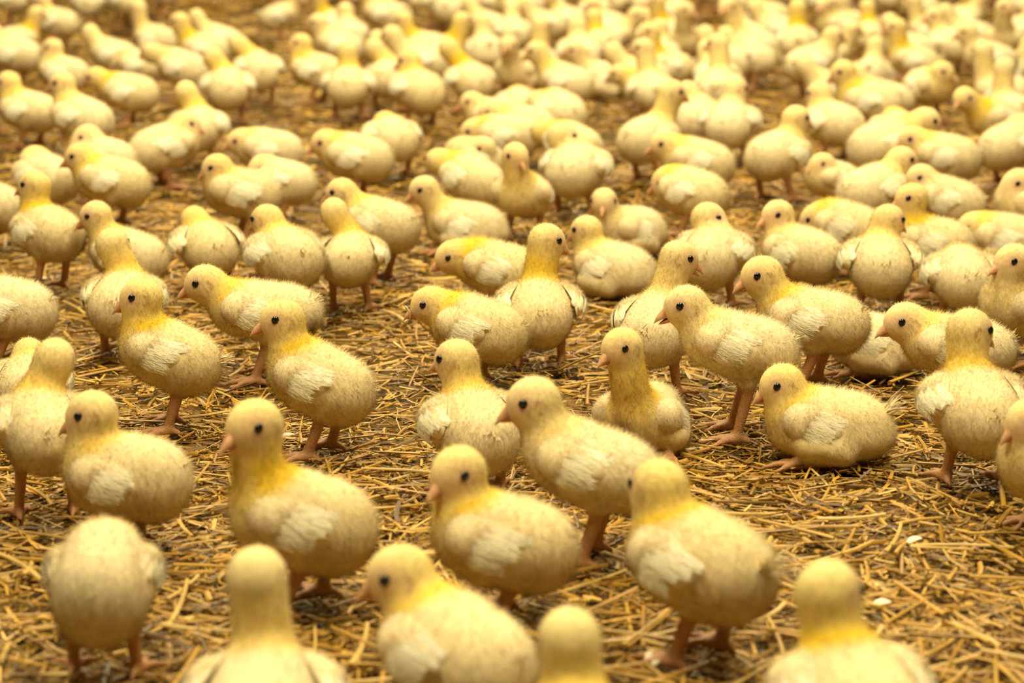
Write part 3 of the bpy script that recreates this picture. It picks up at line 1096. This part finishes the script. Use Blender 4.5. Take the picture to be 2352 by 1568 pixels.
def clash(D, E):
    return max(a[2] + b[2] - math.hypot(a[0] - b[0], a[1] - b[1]) for a in D for b in E)


solved = [solve(row) for row in NEAR + MID]
for _ in range(40):                      # nobody stands inside anybody else: part them, mostly in depth
    for i in range(len(solved)):
        for j in range(i):
            A, B = solved[i], solved[j]
            dx, dy = A[1][0] - B[1][0], A[1][1] - B[1][1]
            if dx * dx + dy * dy > 0.17 ** 2:
                continue
            fa, fb = min(max(A[6][0], .02), .06), min(max(B[6][0], .02), .06)
            k = clash(discs(A[1][0], A[1][1], A[2], A[4], fa), discs(B[1][0], B[1][1], B[2], B[4], fb)) - 0.006
            if k > 0:
                sy = 1 if dy >= 0 else -1
                sx = 1 if dx >= 0 else -1
                A[1][1] += sy * k * 0.35
                B[1][1] -= sy * k * 0.35
                A[1][0] += sx * k * 0.10
                B[1][0] -= sx * k * 0.10

CHICK_GROUP = 'week-old chicks on the straw'
n_seed = 0
for lst in (NEAR, MID):
    for row in lst:
        label, G, ya, hrel, s, hb, head, o = solved.pop(0)
        px, py = to_px(G)
        lod = 0 if 560 < py < 1570 else (1 if py > 420 else 2)
        n_seed += 1
        rs = random.Random(n_seed * 13)
        bp = o.pop('bp', None)
        sit = o.pop('sit', False)
        if bp is None:
            bp = 5 if sit else 10 + rs.uniform(-5, 5)
        ck = Chick(s=s, hb=hb, head=head, hyaw=hrel, hpitch=o.get('hp', rs.uniform(-17, -6)), bpitch=bp, sit=sit,
                   yel=o.get('yel', .5), gape=o.get('gape', 6), lift=o.get('lift', 0.0008), step=o.get('step', rs.uniform(-.006, .006)),
                   lod=lod, spots=o.get('spots', ()), seed=n_seed, wing=o.get('wing', 1.0), wout=o.get('wout', 0.0045 if (55 < math.degrees(ya) < 128 and not sit) else 0.0), tail=o.get('tail', 0.5), slim=o.get('slim', 1.0 if not sit else 0.92), stretch=o.get('stretch', 1.03 if not sit else 1.10))
        r = ck.link(G, ya)
        r['label'] = label
        r['category'] = 'chick'
        r['group'] = CHICK_GROUP
        spots_on_ground.append((G[0], G[1], ya, s))

# --- the blurred crowd at the back: a dozen poses, each chick its own object
protos = []
FAR_TONE = []
rs = random.Random(5)
for k in range(12):
    hy = rs.choice((0, 0, R(35), R(-35), R(70), R(-70)))
    sit = k in (4, 9)
    yl = rs.choice((.0, .1, .2, .35, .8))
    FAR_TONE.append(('sitting ' if sit else '') + ('yellow' if yl > .3 else ('pale' if yl < .15 else 'cream')))
    ck = Chick(s=1.0, hb=0.0355 if sit else rs.uniform(.058, .068), head=(rs.uniform(.032, .050), math.sin(hy) * .008, rs.uniform(.036, .064)),
               hyaw=hy, hpitch=-5, bpitch=4 if sit else rs.uniform(4, 14), sit=sit, yel=yl, lod=2,
               lift=rs.choice((.001, .001, .006)), step=rs.uniform(-.008, .008), seed=500 + k)
    protos.append(ck)
first = {}


def crowd_density(px, py):
    # thin on the left, packed towards the right and the back
    d = np.interp(px, [-100, 250, 700, 900, 1300, 1600, 2450], [.42, .46, .28, .62, .9, 1.0, 1.0])
    if 330 < px < 760 and py < 105:
        d *= 0.25
    if 560 < px < 760 and 105 < py < 330:
        d *= 0.0
    return d


cand = []
for _ in range(6000):
    py = rs.uniform(-92, 318)
    px = rs.uniform(-70, 2430)
    cand.append((px, py))
n_far = 0
for px, py in cand:
    if rs.random() > crowd_density(px, py):
        continue
    if py > 235 and px < 1400:
        continue
    G = on_plane(px, py, 0.0)
    if n_far >= 190:
        break
    k = rs.randrange(12)
    yaw = rs.choice((180, 165, 195, 150, 175, 20, 0, 95, 80, 110, 130, 250)) + rs.uniform(-12, 12)
    s = rs.uniform(1.08, 1.22)
    me_ = discs(G[0], G[1], R(yaw), s)
    ok = all((G[0] - a) ** 2 + (G[1] - b) ** 2 > 0.19 ** 2 or clash(me_, discs(a, b, w, q)) < -0.025 for a, b, w, q in spots_on_ground)
    if not ok:
        continue
    if k not in first:
        first[k] = r = protos[k].link((G[0], G[1], 0.002), R(yaw))
        r.scale = (s, s, s)
    else:
        r = copy_tree(first[k], (G[0], G[1], 0.002), R(yaw), s)
    side = ('at the left edge', 'on the left', 'left of centre', 'at the centre', 'right of centre', 'on the right', 'towards the right edge',
            'at the right edge')[int(np.clip(px // 294, 0, 7))]
    y_ = yaw % 360
    face = 'facing left' if 130 < y_ < 225 else ('facing away' if 50 < y_ <= 130 else ('facing the camera' if 225 <= y_ < 310 else 'facing right'))
    row = 'topmost row' if py < 20 else ('second row from top' if py < 95 else ('third row from top' if py < 180 else 'fourth row from top'))
    tone = FAR_TONE[k]
    r['label'] = f'blurred {tone} chick {face}, {row}, {side}'
    r['category'] = 'chick'
    r['group'] = f'blurred {tone} chicks {face}, {row}, {side}'
    spots_on_ground.append((G[0], G[1], R(yaw), s))
    n_far += 1


# ------------------------------------------------------------------ straw
S_COLS = np.array([[0.60, 0.39, 0.075], [0.68, 0.47, 0.12], [0.46, 0.28, 0.045], [0.30, 0.18, 0.032], [0.76, 0.58, 0.23], [0.15, 0.085, 0.02], [0.54, 0.33, 0.05]])
S_COLS = S_COLS * np.array([0.74, 0.64, 0.45])
S_W = np.array([.22, .14, .20, .17, .05, .13, .09])


def straw_block(x, y, z, yaw, tilt, ln, wd, th, bend, col, rng, segs=2):
    n = len(x)
    tl = (-0.5, 0.0, 0.5) if segs == 2 else (-0.5, 0.5)
    d = np.stack([np.cos(yaw) * np.cos(tilt), np.sin(yaw) * np.cos(tilt), np.sin(tilt)], 1)
    s = np.stack([-np.sin(yaw), np.cos(yaw), np.zeros(n)], 1)
    roll = rng.normal(0, 0.5, n)
    u = np.cross(d, s)
    u = nrm(u)
    s2 = s * np.cos(roll)[:, None] + u * np.sin(roll)[:, None]
    u2 = np.cross(d, s2)
    c = np.stack([x, y, z], 1)
    V = []
    for t in tl:
        p = c + d * (ln * t)[:, None] + s * (bend * (0.25 - t * t) * ln)[:, None]
        w = wd * (1.0 if t == 0 else 0.85)
        V += [p - s2 * (w / 2)[:, None], p + u2 * (th / 2)[:, None], p + s2 * (w / 2)[:, None], p - u2 * (th / 2)[:, None]]
    V = np.stack(V, 1)                       # n,12,3
    f = []
    for k in ((0, 4) if segs == 2 else (0,)):
        for q in range(4):
            f.append((k + q, k + (q + 1) % 4, k + 4 + (q + 1) % 4, k + 4 + q))
    f = np.array(f)
    nq = 4 * len(tl)
    F = (np.arange(n) * nq)[:, None, None] + f[None]
    C = np.repeat(col, nq, axis=0)
    return V.reshape(-1, 3), F.reshape(-1, 4), C


def straw_colours(n, rng):
    k = rng.choice(len(S_COLS), n, p=S_W / S_W.sum())
    return np.clip(S_COLS[k] * (1 + 0.16 * rng.normal(size=(n, 1))), 0.01, 0.85)


def wedge(n, y0, y1, rng, margin=1.22, extra=0.10):
    yy = np.sqrt(rng.uniform(y0 ** 2, y1 ** 2, n))
    xx = rng.uniform(-1, 1, n) * (yy * (W / 2 / FPX) * margin + extra)
    return xx, yy


parts = []
for n, y0, y1, l0, l1, w0, w1, zt in ((21000, 1.15, 2.0, .014, .066, .0013, .0040, .012), (19000, 2.0, 3.1, .014, .066, .0015, .0042, .012),
                                     (14000, 3.1, 5.0, .03, .075, .003, .007, .012), (11000, 5.0, 8.0, .04, .10, .005, .010, .013)):
    x, y = wedge(n, y0, y1, RNG)
    ln = l0 + (l1 - l0) * RNG.random(n) ** 2.4
    wd = w0 + (w1 - w0) * RNG.random(n) ** 1.5
    th = np.minimum(wd * RNG.uniform(0.12, 0.6, n), 0.0018)
    z = -0.005 + zt * RNG.random(n) ** 1.3
    patch = np.sin(x * 9.1 + 1.3 * np.sin(y * 5)) * np.sin(y * 7.3 + 1.7 * np.sin(x * 4))
    keep = RNG.random(n) < np.clip(0.86 + 0.35 * patch, 0.25, 1)
    yaw = RNG.uniform(0, PI, n)
    tilt = RNG.normal(0, 0.11, n)
    bend = RNG.normal(0, 0.16, n)
    col = straw_colours(n, RNG)
    a = [q[keep] for q in (x, y, z, yaw, tilt, ln, wd, th, bend, col)]
    parts.append(straw_block(*a, RNG, 2 if y0 < 3 else 1))
# fine chaff in the near field
n = 9000
x, y = wedge(n, 1.15, 3.0, RNG)
parts.append(straw_block(x, y, -0.003 + 0.006 * RNG.random(n), RNG.uniform(0, PI, n), RNG.normal(0, .15, n), RNG.uniform(.004, .014, n),
                         RNG.uniform(.0010, .0028, n), RNG.uniform(.0004, .0012, n), RNG.normal(0, .1, n), straw_colours(n, RNG), RNG, 1))
nv = 0
FF = []
for v, f, c in parts:
    FF.append(f + nv)
    nv += len(v)
litter = link('straw_litter', make_mesh('straw_litter', np.concatenate([p[0] for p in parts]), np.concatenate(FF), [M_STRAW],
                                        np.concatenate([p[2] for p in parts]), False))
litter['kind'] = 'stuff'
litter['label'] = 'chopped golden straw litter covering the whole barn floor'
litter['category'] = 'straw'

# the largest loose stalks lie on top as objects of their own
stalks = []
for k in range(10):
    L, r0 = 1.0, 1.0
    ns, m = 6, 5
    V, F = [], []
    b1, b2 = random.uniform(-.05, .05), random.uniform(-.015, .015)
    kink = random.uniform(.3, .7)
    for i in range(m):
        t = i / (m - 1)
        off = b1 * (0.25 - (t - .5) ** 2) * 4
        zz = b2 * abs(t - kink)
        for j in range(ns):
            a = 2 * PI * j / ns
            rr = 0.5 * (1 - 0.25 * t) * (1.12 if i == 2 else 1)
            V.append((t - 0.5, off * 14 + rr * math.cos(a), zz * 14 + 0.62 * rr * math.sin(a)))
    for i in range(m - 1):
        for j in range(ns):
            F.append((i * ns + j, i * ns + (j + 1) % ns, (i + 1) * ns + (j + 1) % ns, (i + 1) * ns + j))
    F = np.array(F)[:, ::-1].copy()
    caps = np.array([tuple(range(ns)), tuple(range((m - 1) * ns + ns - 1, (m - 1) * ns - 1, -1))])
    col = S_COLS[[0, 1, 4, 1, 0, 6, 2, 4, 1, 0][k]]
    C = np.tile(col, (len(V), 1))
    C[2 * ns:3 * ns] *= 0.75
    stalks.append(make_mesh('straw_stalk', np.array(V), [F, caps], [M_STRAW], C, False))
done = 0
rs = random.Random(21)
while done < 300:
    px, py = rs.uniform(-20, 2370), 1568 - 900 * rs.random() ** 1.25
    G = on_plane(px, py, 0.006)
    if any((G[0] - a) ** 2 + (G[1] - b) ** 2 < 0.035 ** 2 for a, b, _w, _q in spots_on_ground):
        continue
    ki = rs.randrange(len(stalks))
    o = link('straw_stalk', stalks[ki])
    L = rs.uniform(.04, .085)
    w = rs.uniform(.0026, .0046)
    o.scale = (L, w, w)
    o.location = (G[0], G[1], 0.006 + rs.uniform(0, .003))
    o.rotation_euler = (rs.uniform(-.5, .5), rs.gauss(0, .06), rs.uniform(0, PI))
    tone = ('golden', 'light golden', 'pale', 'light golden', 'golden', 'deep gold', 'brownish', 'pale', 'light golden', 'golden')[ki]
    where = ('near the bottom edge' if py > 1380 else ('in the lower part' if py > 1150 else ('in the middle' if py > 900 else 'farther back'))) + \
        (' at far left' if px < 470 else (' at left' if px < 940 else (' at centre' if px < 1410 else (' at right' if px < 1880 else ' at far right'))))
    size = 'long' if L > .062 else 'short'
    o['label'] = f'{size} {tone} straw stalk on the litter, {where}'
    o['category'] = 'straw stalk'
    o['group'] = f'{size} {tone} straw stalks {where}'
    done += 1

# ------------------------------------------------------------------ white flakes painted as straw glints, a feather and straw two chicks worry at
def scrap_mesh(L, w):
    V, F = [], []
    m = 6
    for i in range(m):
        t = i / (m - 1)
        k = w * (0.25 + 0.75 * math.sin(PI * (0.12 + 0.8 * t)))
        z = 0.12 * L * math.sin(PI * t)
        V += [(t * L - L / 2, -k / 2, z), (t * L - L / 2, 0, z + 0.0006), (t * L - L / 2, k / 2, z), (t * L - L / 2, 0, z - 0.0003)]
    for i in range(m - 1):
        for q in range(4):
            F.append((i * 4 + q, i * 4 + 4 + q, i * 4 + 4 + (q + 1) % 4, i * 4 + (q + 1) % 4))
    C = np.tile(np.array([0.80, 0.72, 0.55]), (len(V), 1))
    return make_mesh('glint_or_feather', np.array(V), np.array(F), [M_FEATHER], C, False)


for label, px, py, L, w, a in (
        ('small white flake painted as a straw glint behind the open-beaked chick', 1662, 702, .012, .007, 20),
        ('white flake painted as a glint on bare straw at the bottom right of centre', 1492, 1508, .016, .006, 75),
        ('second white glint flake beside it at the bottom right of centre', 1512, 1516, .015, .005, 60),
        ('pale painted glint flake on the open straw at lower right', 2100, 1240, .014, .006, 35),
        ('white glint flake on the straw near the right bottom chick', 2026, 1384, .012, .007, 10),
        ('little white glint flake behind the slim chick with its wing out', 842, 660, .010, .006, 40),
        ('tiny white glint flake in front of the left yellow-naped chick', 98, 640, .010, .006, 0),
        ('thin white glint flake beside the feet of the sharply focused chick', 660, 1000, .014, .005, 15)):
    G = on_plane(px, py, 0.009)
    o = link('glint_or_feather', scrap_mesh(L, w))  # added white flake: the glint of shiny straw is put into its colour
    o.location = G
    o.rotation_euler = (0.2, -0.1, R(a))
    o['label'], o['category'], o['group'] = label, 'feather', 'feather scraps on the litter'


def chick_named(start):
    return next(o for o in bpy.data.objects if o.get('label', '').startswith(start))


P = at_depth(936, 716, chick_named('stooping chick left of centre').location.y)
o = link('glint_or_feather', scrap_mesh(.013, .005))
o.location = P
o.rotation_euler = (0, R(70), R(10))
o['label'], o['category'], o['group'] = 'white feather scrap dangling from the beak of the stooping chick', 'feather', 'feather scraps on the litter'
c = chick_named('chick pecking at a straw')
A, B = at_depth(1384, 806, c.location.y - 0.02), on_plane(1285, 850, 0.008)
o = link('straw_stalk', stalks[1])
o.location = (A + B) / 2
v = A - B
o.scale = (float(np.linalg.norm(v)), .0034, .0034)
o.rotation_euler = (0, -math.asin(v[2] / np.linalg.norm(v)), math.atan2(v[1], v[0]))
o['label'], o['category'] = 'straw stalk held up by the beak of the pecking chick', 'straw stalk'
